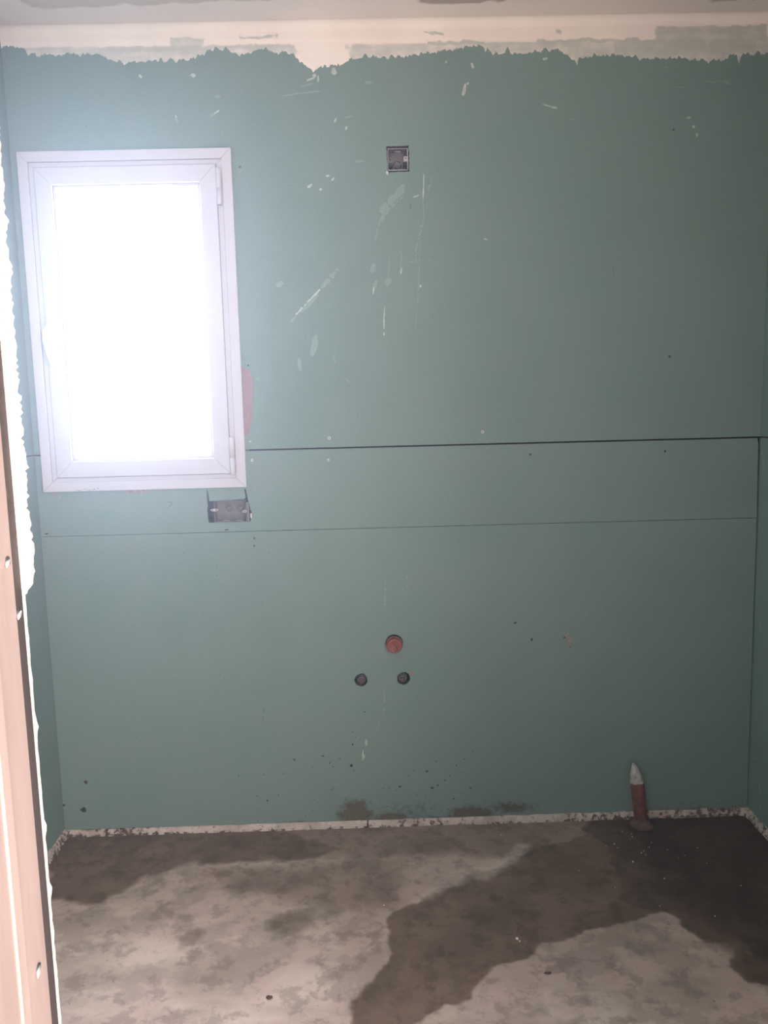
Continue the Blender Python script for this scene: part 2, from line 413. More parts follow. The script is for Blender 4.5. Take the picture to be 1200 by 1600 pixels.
# ---- side walls (boards seen edge-on in the corners)
def side_wall(name, x, sgn):
    bm = bmesh.new(); box(bm, (x+sgn*.04, .2, -.05), (x+sgn*.14, DOOR_Y-.075, ROOM_H+.05))
    o = struct(link(name, bm, M['cavity']))
    P = lambda y, z: (x, y, z)
    for za, zb in ((BZ, ZS-g1), (ZS+g1, ROOM_H)):
        bm = bmesh.new(); slab(bm, [(.0124, za), (DOOR_Y, za), (DOOR_Y, zb), (.0124, zb)], [], P, (sgn*.0125, 0, 0), 0, 1)
        link('plasterboard', bm, [M['board'], M['core']], o)
    bm = bmesh.new(); box(bm, (x+sgn*.0126, .2, -.05), (x+sgn*.039, DOOR_Y-.075, ROOM_H+.05))
    link('steel_backing', bm, M['cavity'], o)
    return o
wall_left = side_wall('wall_left', 0, -1)
wall_right = side_wall('wall_right', ROOM_W, 1)

# ---- front partition with the doorway the photo is taken through
P_FAR = DOOR_Y; P_NEAR = DOOR_Y-.073
bm = bmesh.new()
box(bm, (-2, P_FAR-.0125, 0), (JX-.05, P_NEAR, ROOM_H)); box(bm, (1.62, P_FAR, 0), (4.6, P_NEAR, ROOM_H)); box(bm, (JX-.05, P_FAR-.0125, 2.12), (1.62, P_NEAR, ROOM_H))
wall_front = struct(link('wall_front', bm, M['hall']))

# ---------------------------------------------------------------- joint compound at the top of the back wall
edge = [(0, 74), (8, 71), (20, 72), (38, 76), (44, 86), (80, 86), (120, 84), (160, 86), (170, 92), (185, 98), (215, 97), (250, 94), (290, 94), (312, 88), (324, 78), (350, 76), (362, 82), (375, 84), (392, 84), (398, 78),
        (415, 76), (425, 82), (458, 83), (464, 93), (478, 102), (490, 111), (500, 106), (520, 102), (536, 100), (545, 93), (560, 92), (572, 86), (590, 90), (630, 88), (690, 80), (752, 70), (757, 78), (758, 85), (762, 73), (768, 83), (788, 84), (793, 74), (797, 83), (820, 84),
        (838, 80), (850, 78), (875, 78), (885, 86), (897, 94), (902, 101), (904, 91), (925, 88), (950, 86), (972, 86), (1000, 91), (1030, 92), (1060, 90), (1080, 93), (1110, 95), (1135, 93), (1140, 86), (1147, 84), (1151, 92), (1155, 98), (1157, 88), (1162, 84), (1200, 83), (1230, 83)]
ep = [wp(u, v) for u, v in edge]; ex = np.array([p[0] for p in ep]); ez = np.array([p[1] for p in ep])
nx, ny = 1150, 46
gx = np.linspace(0.0005, ROOM_W-.0005, nx); zt = ROOM_H-.0005
bot = np.interp(gx, ex, ez)+np.array([fbm(x, 0, 60, 1)*.010+fbm(x, 3, 90, 2)*.006+fbm(x, 5, 500, 2)*.003 for x in gx])
T = np.linspace(0, 1, ny)[None, :]
Zg = zt+(bot[:, None]-zt)*T; Xg = np.repeat(gx[:, None], ny, 1)
tape = np.interp(gx, [0, 2.3], [wp(0, 73)[1], wp(1200, 60)[1]])[:, None]
below = (tape-Zg)
pp = np.clip((Zg-tape)/.012, 0, 1)
filmv = sstep((below+.004)/.012)*.75
# thin grey swipes where the green shows through, at their place on the wall
wx_ = np.array([fbm(x, z, 30, 21)*.014+fbm(x, z, 90, 23)*.006 for x, z in zip(Xg.ravel(), Zg.ravel())]).reshape(Xg.shape)
wz_ = np.array([fbm(x, z, 35, 22)*.006 for x, z in zip(Xg.ravel(), Zg.ravel())]).reshape(Xg.shape)
def swipe(u0, v0, u1, v1, lv, soft=.009):
    global filmv
    a = wp(u0, v0); b = wp(u1, v1)
    poly = [a, (b[0], a[1]), b, (a[0], b[1])]
    filmv = np.maximum(filmv, sstep(sdist(poly, Xg+wx_, Zg+wz_)/soft+.5)*lv*.9)
for s_ in ((266, 60, 318, 74, .85), (375, 56, 432, 61, 1.1), (665, 51, 692, 55, 1.1), (150, 74, 470, 78, 1.0), (668, 65, 755, 70, 1.2), (1024, 42, 1200, 66, .95), (955, 62, 1185, 84, 1.0), (840, 62, 1000, 66, 1.1), (870, 46, 875, 53, 1.2)): swipe(*s_)
thick_ = sstep((Xg+wx_*2-wp(460, 80)[0])/.03+.5)*sstep((wp(545, 80)[0]-Xg-wx_*2)/.03+.5)
filmv = filmv*(1-.75*thick_)
th = .0022*pp+.0007*(1-sstep((T-.93)/.07))+.00002
Yg = -th-np.array([fbm(x, z, 25, 4)*.0003 for x, z in zip(Xg.ravel(), Zg.ravel())]).reshape(Xg.shape)
Yg[:, 0] = -.003; Yg = np.minimum(Yg, -.0001)
grid_mesh('joint_compound', nx, ny, np.stack([Xg, Yg, Zg], -1), M['plaster'], {'film': filmv}, wall_back)
# a rounded fillet of compound in the ceiling corner
bm = bmesh.new()
prev = None
for i in range(80):
    x = ROOM_W*i/79; ring = []
    for k in range(7):
        a = math.pi/2*k/6; r = .022
        ring.append(bm.verts.new((x, -.003-r*(1-math.sin(a)), ROOM_H-.0008-r*(1-math.cos(a)))))
    if prev:
        for k in range(6): bm.faces.new((prev[k], prev[k+1], ring[k+1], ring[k]))
    prev = ring
link('corner_fillet', bm, M['plaster'], wall_back, smooth=True)

# ---------------------------------------------------------------- scuffs, splashes and pencil on the board faces
sb = bmesh.new(); OFF = [0.0]
def blob(u, v, ru, rv, ang=0, mi=0, amp=.25, n=12):
    OFF[0] += .000004; c = at(u, v); y = -.0004-OFF[0]; s = 1/ (FPX/(CD))
    vs = []
    for k in range(n):
        t = 2*math.pi*k/n; a = math.cos(t)*ru*s*(1+random.uniform(-amp, amp)); b = math.sin(t)*rv*s*(1+random.uniform(-amp, amp))
        vs.append(sb.verts.new((c.x+a*math.cos(ang)-b*math.sin(ang), y, c.z+a*math.sin(ang)+b*math.cos(ang))))
    f = sb.faces.new(vs); f.material_index = mi
def stroke(pts, wpx, mi=1, breaks=0.0, jit=.3):
    OFF[0] += .000004; y = -.0004-OFF[0]; s = CD/FPX
    P = [Vector(wp(*q)) for q in pts]
    fine = []
    for a, b in zip(P, P[1:]):
        k = max(1, int((b-a).length/.006)); fine += [a.lerp(b, i/k) for i in range(k)]
    fine.append(P[-1]); pv = None; n = len(fine)
    for i, p in enumerate(fine):
        d = (fine[min(i+1, n-1)]-fine[max(i-1, 0)]).normalized(); nn = Vector((-d.y, d.x))
        h = wpx*s*.5*(1+random.uniform(-jit, jit))*(.35+.65*math.sin(math.pi*min(1, max(0, (i+.5)/n))))
        c = [sb.verts.new((p.x+nn.x*h, y, p.y+nn.y*h)), sb.verts.new((p.x-nn.x*h, y, p.y-nn.y*h))]
        if pv and random.random() > breaks: sb.faces.new((pv[0], pv[1], c[1], c[0])).material_index = mi
        pv = c
R = math.radians
for b_ in [(725, 141, 3, 8, R(-15)), (731, 131, 2, 2), (738, 102, 2, 5, R(20)), (697, 97, 1.6, 1.6), (219, 119, 3, 2, R(-40)), (302, 118, 3.4, 2.6), (522, 112, 4, 5.5, R(10)), (491, 118, 3, 2.5), (485, 124, 7, 1.5, R(20)), (497, 123, 1.5, 5),
           (524, 188, 1.6, 3.2, R(-20)), (541, 200, 1.6, 3, R(-20)), (502, 92, 3, 2), (852, 92, 4, 2, R(10)), (484, 291, 4.5, 2, R(35)), (501, 296, 2.2, 2), (520, 280, 3.5, 1.3, R(45)), (512, 275, 3, 1.4, R(10)), (605, 271, 2, 2.6), (759, 374, 3, 1.2, R(-20)), (866, 168, 4, 1.8, R(-10)),
           (600, 522, 1.3, 2.2), (1076, 184, 3, 1.8), (1084, 198, 2.4, 2.6), (1089, 211, 1.8, 2.4), (657, 447, 1.4, 2.6), (527, 1225, .8, .8), (569, 1182, 1.6, 3.5), (572, 1160, 1.6, 5, R(-10)), (275, 183, 1.4, 2.6, R(20))]:
    blob(*b_)
for b_ in [(455, 148, 14, 1.2, R(8)), (340, 151, 5, 2.4), (334, 178, 7, 1.8, R(35)), (276, 187, 2, 5, R(25)), (480, 133, 10, 1.4, R(15)), (487, 144, 16, 1, R(5)), (545, 183, 6, 1.4, R(10)), (575, 129, 6, 3), (1110, 128, 12, .8, R(-3)), (1135, 128, 6, 1.4, R(-20)), (1062, 136, 7, .7),
           (893, 187, 4, .8), (491, 540, 5, 16, R(-12)), (437, 444, 6, 4, R(25)), (468, 570, 3, 11, R(4)), (1040, 105, 4, 1.5), (600, 325, 6, 9, R(-30)), (625, 298, 6, 10, R(-40)), (612, 312, 9, 5, R(45)), (598, 340, 3, 6, R(-20)), (562, 252, 7, 1.6), (583, 420, 4, 8, R(-20)), (586, 445, 3, 8, R(-15)), (606, 440, 6, 6)]:
    blob(*b_, mi=1)
stroke([(462, 492), (480, 475), (500, 452)], 4, 0, .06, .5); stroke([(470, 488), (484, 474), (497, 460)], 6, 1, .1); stroke([(500, 452), (515, 436), (528, 420)], 7, 1, .3); stroke([(462, 494), (455, 503)], 4, 1)
stroke([(598, 345), (612, 318), (640, 290)], 3, 1, .3); stroke([(588, 360), (594, 345), (605, 330), (632, 305)], 3, 1, .3); stroke([(586, 375), (590, 360)], 3, 1); stroke([(646, 308), (655, 305)], 2, 0)
stroke([(662, 272), (662, 290), (661, 312)], 2.2, 0); stroke([(661, 312), (662, 345), (656, 365), (650, 390), (650, 410), (636, 408)], 2.2, 1, .2); stroke([(676, 275), (668, 300)], 2, 1, .3)
stroke([(657, 350), (655, 420), (652, 480), (648, 520)], 1.6, 1, .3); stroke([(609, 402), (606, 440), (602, 455)], 2, 1, .2); stroke([(601, 478), (600, 500), (600, 524)], 1.8, 0, .15)
stroke([(624, 392), (628, 400), (624, 428)], 2, 1, .2); stroke([(628, 418), (626, 428)], 2.4, 0); stroke([(584, 448), (583, 460)], 2, 0)
stroke([(847, 163), (858, 166), (870, 169)], 2, 0); stroke([(1118, 126), (1130, 129), (1145, 133)], 1.5, 1); stroke([(335, 178), (343, 172)], 2, 0); stroke([(495, 527), (494, 545), (488, 556)], 3, 1)
stroke([(600, 1075), (601, 1100), (598, 1120)], 2.5, 1, .2); stroke([(602, 905), (601, 955)], 2.5, 1, .4); stroke([(636, 885), (636, 930)], 2, 1, .4); stroke([(598, 1120), (588, 1140), (574, 1160)], 1.6, 1, .5); stroke([(572, 1155), (573, 1165)], 2.6, 0); stroke([(567, 1172), (567, 1188)], 2.6, 0)
stroke([(540, 592), (546, 598)], 2, 1); stroke([(520, 555), (524, 566)], 2, 1); stroke([(400, 590), (406, 594)], 1.5, 1)
# pencilled figure seven, ruled pencil line and dark specks
stroke([(261, 784.8), (270, 784.4)], 1.0, 2, 0, .1); stroke([(270, 784.6), (266, 790), (261.5, 796)], .9, 2, 0, .1)
stroke([(412, 1105), (411, 1128)], 1.2, 2, .2); stroke([(958, 418), (959, 428)], 1, 2); stroke([(641, 318), (642, 327)], 1.3, 2)
for b_ in [(354, 828, 3.2, 1), (73, 834, 3, 1), (805, 973, 3, 1.6), (831, 999, 2, 2.4), (882, 996, 1.4, 1.6), (891, 1011, 1.2, 1.4), (551, 1163, 1.6, 1.6), (549, 1196, 2.4, 3), (505, 1181, 2.6, 1), (460, 1187, 1.6, 1.4), (531, 1185, 1.2, 1), (667, 1205, 2.2, 1.6), (695, 1219, 1.4, 1.4), (684, 1227, 1.6, 1.4), (735, 1231, 2.2, 1.2),
           (675, 1231, 2.6, 2), (625, 1229, 2.4, 1.6), (709, 1248, 1.8, 1), (418, 1251, 1.4, 1.6), (131, 1265, 5, 4), (134, 1222, 2.5, 3.5), (100, 1258, 2, 2), (413, 1210, 1, 1), (443, 1208, 1, 1), (570, 1112, 2.4, .8), (515, 1192, 1.4, 1), (703, 1212, 1, 1), (726, 1186, 2, .8), (713, 1196, 1.2, 1)]:
    blob(*b_, mi=3, amp=.3)
for i in range(90):
    u = random.gauss(640, 110); v = 1285-abs(random.gauss(0, 55)); blob(u, v, random.uniform(.4, 1.3), random.uniform(.4, 1.1), mi=3, amp=.3, n=7)
for i in range(60):
    blob(random.uniform(100, 1150), random.uniform(860, 1280), random.uniform(.3, .8), random.uniform(.3, .8), mi=3, amp=.3, n=6)
# torn and bare paper
def flat(px, mi, step=.005, amp=.0005):
    OFF[0] += .000004
    vs = [sb.verts.new((x, -.0004-OFF[0], z)) for x, z in rough_loop([wp(*q) for q in px], step, amp)]
    sb.faces.new(vs).material_index = mi
flat([(378, 573), (384, 576), (390, 580), (395, 590), (396, 600), (395, 630), (394, 655), (391, 668), (388, 680), (380, 680)], 4)
flat([(186, 765), (240, 764), (237, 769), (222, 771), (208, 772), (196, 770)], 5, .004, .0012); flat([(78, 769), (93, 769), (92, 773), (83, 773)], 5); flat([(88, 776), (94, 774), (96, 778), (91, 780)], 5)
flat([(883, 990), (889, 990), (894, 1000), (893, 1010), (887, 1010)], 5, .004, .001)
link('scuff_marks', sb, [M['white_scuff'], M['faint_scuff'], M['pencil'], M['cavity'], M['bare'], M['bare_grey']], wall_back, recalc=False)
# mud splashes along the foot of the wall
def mud(name, u0, u1, v0, v1, blobs, parent):
    a = wp(u0, v1); b = wp(u1, v0); nx = int((b[0]-a[0])/.004); ny = int((b[1]-a[1])/.004)
    X, Zz = np.meshgrid(np.linspace(a[0], b[0], nx), np.linspace(max(a[1], BZ+.001), b[1], ny), indexing='ij')
    mk = np.zeros(X.shape)
    for (u, v, ru, rv, lv) in blobs:
        c = wp(u, v); mk = np.maximum(mk, lv*np.clip(1.25-np.hypot((X-c[0])/(ru/498), (Zz-c[1])/(rv/498)), 0, 1))
    edge = np.minimum(np.minimum(np.linspace(0, 1, nx)[:, None], 1-np.linspace(0, 1, nx)[:, None])*12, (1-np.linspace(0, 1, ny)[None, :])*6)
    mk = mk*np.clip(edge, 0, 1)-.35*(mk < .02)
    grid_mesh(name, nx, ny, np.stack([X, np.full(X.shape, -.0009), Zz], -1), M['stain'], {'mask': mk}, parent, keep=mk > -.1)
mud('mud_splash', 420, 880, 1180, 1300, [(556, 1274, 40, 30, 1.1), (556, 1260, 34, 20, .9), (612, 1280, 44, 18, 1.1), (470, 1292, 44, 13, 1.0), (735, 1274, 54, 22, 1.05), (800, 1262, 54, 16, .8), (690, 1282, 50, 14, .85), (640, 1270, 90, 40, .5)], wall_back)
mud('mud_splash', 1020, 1168, 1200, 1285, [(1130, 1262, 45, 18, .42), (1085, 1262, 40, 14, .4), (1040, 1268, 30, 14, .45)], wall_back)
# marks on the right wall
mk = bmesh.new()
def side_stroke(pts, wpx, mi=0):
    pv = None; s = .0021
    for u, v in pts:
        p = at(u, v, 0, ROOM_W-.0005); c = [mk.verts.new(p+Vector((0, s*wpx*1.4, 0))), mk.verts.new(p-Vector((0, s*wpx*1.4, 0)))]
        if pv: mk.faces.new((pv[0], pv[1], c[1], c[0])).material_index = mi
        pv = c
side_stroke([(1181, 1216), (1186, 1220), (1188, 1240)], 1.2); side_stroke([(1188, 1255), (1188, 1266)], 1); side_stroke([(1191, 705), (1193, 725), (1194, 738)], 1.4)
side_stroke([(1173, 1185), (1181, 1184.5)], 1.5); side_stroke([(1181.5, 1184), (1182, 1178)], .8); side_stroke([(1188, 970), (1188, 985)], .8)
link('scuff_marks', mk, [M['faint_scuff']], wall_right, recalc=False)

# ---------------------------------------------------------------- crumbly mortar strip at the foot of the walls
def skirt(name, a, b, nrm, h0, h1, dep, n, grime, notch=None):
    a, b, nrm = Vector(a), Vector(b), Vector(nrm); d = (b-a); L = d.length; d.normalize()
    ks = 8; co = np.zeros((n, ks, 3)); gr = np.zeros((n, ks))
    for i in range(n):
        t = i/(n-1); p = a+d*L*t; h = h0+(h1-h0)*t+fbm(t*L, 1, 18, 6)*.004; dp = dep*(.55+.45*(fbm(t*L, 2, 12, 7)+.5))+.004
        g = grime(t); notch_here = notch is not None and abs(t*L-notch) < .0022
        for k in range(ks):
            q = k/(ks-1)
            z = h*(1-q)**1.0 - .002*q; off = dp*(.15+.85*q**.8)+fbm(t*L*3, q, 40, 8)*.003
            if k == 0: off = -.01
            if k == 1: off = .001; z = h
            if notch_here: off -= .006
            c = p+nrm*off; co[i, k] = (c.x, c.y, z); gr[i, k] = g+.08*(q > .7)+(.3 if notch_here else 0)
    return struct(grid_mesh(name, n, ks, co, M['skirt'], {'grime': gr}))
def gr_back(t): return float(np.interp(t, [0, .04, .08, .15, .42, .5, .68, .75, .8, .84, .86, .93, .97, 1], [.05, .0, .12, -.02, -.05, .03, -.05, .02, .03, .08, .0, .06, .10, -.02]))
skirt('baseboard_back', (0, 0, 0), (ROOM_W, 0, 0), (0, -1, 0), .018, .024, .010, 900, gr_back, notch=at(575, 1296).x)
skirt('baseboard_right', (ROOM_W, 0, 0), (ROOM_W, DOOR_Y, 0), (-1, 0, 0), .024, .026, .013, 600, lambda t: .02)
skirt('baseboard_left', (0, 0, 0), (0, DOOR_Y, 0), (1, 0, 0), .022, .03, .016, 600, lambda t: .02)

# ---------------------------------------------------------------- window
o_l, o_r, o_b, o_t = .0245, .6560, 1.1455, 2.1560       # outer edges of the casing
win = struct(thing('window_1', ((o_l+o_r)/2, 0, o_b), 'white plastic frosted window', 'window')); del win['label']; del win['category']
def wlink(name, bm, mt, parent=win, smooth=False):
    for v in bm.verts: v.co -= win.location
    return link(name, bm, mt, parent, smooth)
def frame_ring(bm, l, r, b, t, wd, y0, y1, bev=.0015, gap=.00025):
    """four mitred bars"""
    for (p0, p1, q1, q0) in (((l, b), (r, b), (r-wd, b+wd), (l+wd, b+wd)), ((r, b), (r, t), (r-wd, t-wd), (r-wd, b+wd)), ((r, t), (l, t), (l+wd, t-wd), (r-wd, t-wd)), ((l, t), (l, b), (l+wd, b+wd), (l+wd, t-wd))):
        c = (Vector(p0)+Vector(p1)+Vector(q0)+Vector(q1))/4; pts = []
        dirv = (Vector(p1)-Vector(p0)).normalized()
        for q, sg in ((p0, 1), (p1, -1), (q1, -1), (q0, 1)): pts.append(Vector(q)+dirv*sg*gap*2)
        fv = [bm.verts.new((q.x, y0, q.y)) for q in pts]; bv = [bm.verts.new((q.x, y1, q.y)) for q in pts]
        fs = [bm.faces.new(fv), bm.faces.new(bv[::-1])]+[bm.faces.new((fv[i], fv[(i+1) % 4], bv[(i+1) % 4], bv[i])) for i in range(4)]
        if bev:
            long_e = [e for e in fs[0].edges if abs((e.verts[0].co-e.verts[1].co).normalized().dot(Vector((dirv.x, 0, dirv.y)))) > .9]
            bmesh.ops.bevel(bm, geom=long_e, offset=bev, segments=2, affect='EDGES', profile=.5)
bm = bmesh.new(); frame_ring(bm, o_l, o_r, o_b, o_t, .030, -.014, .004); wlink('casing', bm, M['pvc_white'])
i1 = .0305
bm = bmesh.new(); frame_ring(bm, o_l+i1, o_r-i1, o_b+i1-.001, o_t-i1, .020, -.008, .058, .001); wlink('frame', bm, M['pvc_white'])
bm = bmesh.new(); box(bm, (o_l+.029, -.0062, o_b+.029), (o_l+.0312, .002, o_t-.029)); box(bm, (o_r-.0312, -.0062, o_b+.029), (o_r-.029, .002, o_t-.029)); box(bm, (o_l+.029, -.0062, o_b+.029), (o_r-.029, .002, o_b+.0312)); box(bm, (o_l+.029, -.0062, o_t-.0312), (o_r-.029, .002, o_t-.029)); wlink('seal', bm, M['seal'])
s_l, s_r, s_b, s_t = o_l+.047, o_r-.047, o_b+.044, o_t-.046
bm = bmesh.new(); frame_ring(bm, s_l, s_r, s_b, s_t, .050, -.016, .035, .002)
frame_ring(bm, s_l+.05, s_r-.05, s_b+.05, s_t-.05, .009, -.006, .03, .002)
sash = wlink('sash', bm, M['pvc_white'])
bm = bmesh.new()
for a, b in (((s_l-.0012, -.012, s_b-.0012), (s_l, .03, s_t+.0012)), ((s_r, -.012, s_b-.0012), (s_r+.0012, .03, s_t+.0012)), ((s_l, -.012, s_b-.0016), (s_r, .03, s_b)), ((s_l, -.012, s_t), (s_r, .03, s_t+.0012))): box(bm, a, b)
wlink('rebate_seal', bm, M['seal'])
bm = bmesh.new(); box(bm, (s_l+.052, .012, s_b+.052), (s_r-.052, .016, s_t-.052)); wlink('pane', bm, M['glass'])
# handle: back plate and drooping lever
hx = s_l+.022
pt = at(81, 476, 1, -.018); pb = at(88, 545, 1, -.018)
bm = bmesh.new(); box(bm, (hx-.013, -.016, pb.z), (hx+.013, -.027, pt.z), .005); hd = wlink('handle', bm, M['handle'])
lv0 = at(80, 512, 1, -.05); lv1 = at(79, 572, 1, -.05)
bm = bmesh.new(); lathe(bm, (hx, -.027, lv0.z-.004), (0, -1, 0), [(0, .010), (.02, .0095), (.028, .0085), (.0285, 0)], 20)
prof = [(hx, -.047, lv0.z+.008), (hx-.006, -.052, lv0.z-.012), (hx-.007, -.054, lv0.z-.04), (hx-.003, -.052, lv0.z-.075), (hx+.002, -.050, lv1.z+.01), (hx+.003, -.049, lv1.z)]
tube(bm, prof, [.006, .0115, .0115, .0085, .0065, .004], 14)
for f in bm.faces: f.smooth = True
lever = link('lever', bm, M['handle'], hd)
for v in lever.data.vertices: v.co -= win.location
for za, zb in ((at(0, 320).z, at(0, 262).z), (at(365, 742, 1, -.02).z, at(365, 683, 1, -.02).z)):
    if za > 1.8: za = at(342, 320, 1, -.02).z; zb = at(342, 262, 1, -.02).z
    bm = bmesh.new(); hxx = s_r+.008
    L = zb-za; lathe(bm, (hxx, -.019, za), (0, 0, 1), [(0, 0), (.0005, .0065), (.003, .008), (L*.44, .008), (L*.445, .0068), (L*.46, .0068), (L*.465, .008), (L-.003, .008), (L-.0005, .0065), (L, 0)], 20)
    box(bm, (hxx-.006, -.016, za+.004), (hxx+.006, -.006, zb-.004)); wlink('hinge', bm, M['pvc_white'])
# grey smudge on the bottom of the casing
bm = bmesh.new()
for i in range(16):
    u = 118+i*2.4+random.uniform(-1, 1); v = 765.5-(u-118)*.03+random.uniform(-1.5, 1.5)
    c = at(u, v, 1, -.0144)
    bm.faces.new([bm.verts.new((c.x+math.cos(t)*random.uniform(.002, .004), -.0144-i*.00001, c.z+math.sin(t)*random.uniform(.0008, .0022))) for t in [2*math.pi*k/8 for k in range(8)]])
wlink('smudge', bm, M['pale_pencil'])
# outer masonry reveal
bm = bmesh.new()
box(bm, (WX0-.03, .20, WZ0-.03), (WX0, .062, WZ1+.03)); box(bm, (WX1+.03, .20, WZ0-.03), (WX1, .062, WZ1+.03)); box(bm, (WX0, .20, WZ0-.03), (WX1, .062, WZ0)); box(bm, (WX0, .20, WZ1), (WX1, .062, WZ1+.03))
wlink('reveal', bm, M['hall'])

# ---------------------------------------------------------------- electrical boxes
def ring_marks(bm, c, r, wdt, axis, n=4, cover=.72, mi=0):
    c = Vector(c)
    for k in range(n):
        a0 = 2*math.pi*(k+.5*(1-cover))/n+.4; a1 = a0+2*math.pi*cover/n; pv = None
        for s in range(9):
            a = a0+(a1-a0)*s/8; e1, e2 = (Vector((1, 0, 0)), Vector((0, 0, 1))) if axis == 'y' else (Vector((1, 0, 0)), Vector((0, 1, 0)))
            q = [bm.verts.new(c+(e1*math.cos(a)+e2*math.sin(a))*(r+t)) for t in (-wdt/2, wdt/2)]
            if pv: bm.faces.new((pv[0], pv[1], q[1], q[0])).material_index = mi
            pv = q
def open_box(bm, x0, x1, z0, z1, yf, yb, wall=.0018, rr=.004):
    """plastic flush box, open towards the room"""
    def loop(x0, x1, z0, z1, r):
        out = []
        for cx, cz, a0 in ((x1-r, z1-r, 0), (x0+r, z1-r, 90), (x0+r, z0+r, 180), (x1-r, z0+r, 270)):
            for k in range(5): a = math.radians(a0+k*22.5); out.append((cx+math.cos(a)*r, cz+math.sin(a)*r))
        return out
    o = loop(x0, x1, z0, z1, rr); i = loop(x0+wall, x1-wall, z0+wall, z1-wall, rr-wall*.5)
    of = [bm.verts.new((x, yf, z)) for x, z in o]; inf = [bm.verts.new((x, yf, z)) for x, z in i]
    ob = [bm.verts.new((x, yb, z)) for x, z in o]; ib = [bm.verts.new((x, yb-wall, z)) for x, z in i]
    n = len(o)
    for k in range(n):
        k2 = (k+1) % n
        bm.faces.new((of[k], of[k2], inf[k2], inf[k])); bm.faces.new((of[k], of[k2], ob[k2], ob[k])); bm.faces.new((inf[k], inf[k2], ib[k2], ib[k]))
    bm.faces.new(ob); bm.faces.new(ib)
a = at(605.5, 231); b = at(638, 266)
x0, x1, z1, z0 = a.x, b.x, a.z-.002, b.z
sq = thing('switch_box', ((x0+x1)/2, 0, z0), 'small square grey electrical box sunk high in the green wall, right of the window', 'electrical box')
def tl(name, root, bm, mt, parent=None, smooth=False, recalc=True):
    for v in bm.verts: v.co -= root.location
    return link(name, bm, mt, parent or root, smooth, recalc)
bm = bmesh.new(); open_box(bm, x0, x1, z0, z1, .0005, .042); tl('housing', sq, bm, M['box'])
bm = bmesh.new()
for a_, b_ in (((x0, z0), (x1, z0+.0022)), ((x1-.0024, z0), (x1, z1)), ((x0, z1-.0016), (x1, z1)), ((x0, z0), (x0+.001, z1))): box(bm, (a_[0], -.0006, a_[1]), (b_[0], .0008, b_[1]))
tl('rim', sq, bm, M['box_light'])
cxm = (x0+x1)/2
for sx, cx_, zc in ((-1, x0+.0018, (z0+z1)/2-.001), (1, x1-.0018, (z0+z1)/2+.003)):
    bm = bmesh.new(); box(bm, (cx_, .004, zc-.007), (cx_-sx*.011, .036, zc+.007), .001); lg = tl('screw_lug', sq, bm, M['box_light' if sx > 0 else 'box'])
    bm = bmesh.new(); lathe(bm, (cx_-sx*.0055, .0038, zc+.001), (0, -1, 0), [(0, .002), (.0004, .0018), (.0005, 0)], 12); t_ = link('screw_hole', bm, M['slot'], lg)
    for v in t_.data.vertices: v.co -= sq.location
    bm = bmesh.new(); box(bm, (cx_, .012, zc-.0185), (cx_-sx*.012, .036, zc-.0075)); tl('slot', sq, bm, M['slot'])
bm = bmesh.new(); ring_marks(bm, (cxm-.001, .0395, z0+.026), .011, .0028, 'y'); tl('knockout', sq, bm, M['slot'], recalc=False)
bm = bmesh.new(); ring_marks(bm, (cxm, .022, z1-.0026), .014, .004, 'z', 2, .8); tl('knockout', sq, bm, M['slot'], recalc=False)
bm = bmesh.new(); lathe(bm, (cxm, .022, z1-.003), (0, 0, -1), [(0, .011), (.0012, .011), (.0013, 0)], 20); tl('knockout', sq, bm, M['box_light'])

a = at(334, 784, 1, .004); b = at(386, 815, 1, .004)
x0, x1, z1, z0 = a.x, b.x, a.z, b.z
db = thing('socket_box', ((x0+x1)/2, .004, z0), 'wide grey double electrical box in a ragged cutout just below the window corner', 'electrical box')
bm = bmesh.new(); open_box(bm, x0, x1, z0, z1, .004, .046, rr=.003); tl('housing', db, bm, M['box'])
bm = bmesh.new(); box(bm, (x1+.0005, .005, z0-.001), (x1+.0085, .02, z1-.004), .001); tl('mounting_flange', db, bm, M['box'])
for uu in (358, 376):
    c = at(uu, 794, 1, .043); bm = bmesh.new(); ring_marks(bm, (c.x, .0436, c.z), .0098, .0018, 'y', 2, .9); ring_marks(bm, (c.x, .0434, c.z), .0058, .0010, 'y', 3, .8); tl('knockout', db, bm, M['slot'], recalc=False)
for uu in (353.5, 375):
    c = at(uu, 809.5, 1, .022); bm = bmesh.new(); lathe(bm, (c.x, .026, z0+.0019), (0, 0, 1), [(0, .0125), (.0015, .0125), (.0016, 0)], 22); tl('knockout', db, bm, M['box_light'])
for (u, v, wdx) in ((335, 797, .013), (382.5, 799, .008)):
    c = at(u, v, 1, .002); bm = bmesh.new()
    o1 = [(c.x+math.cos(t)*wdx*.95, c.z+math.sin(t)*.0045) for t in [2*math.pi*k/20 for k in range(20)]]
    hs = [circ((c.x+dx, c.z), .0020, 10) for dx in ((-wdx*.5, wdx*.4) if wdx > .01 else (0,))]
    slab(bm, o1, hs, lambda x, z: (x, .0015, z), (0, .0022, 0)); tl('fixing_ear', db, bm, M['box_light'])
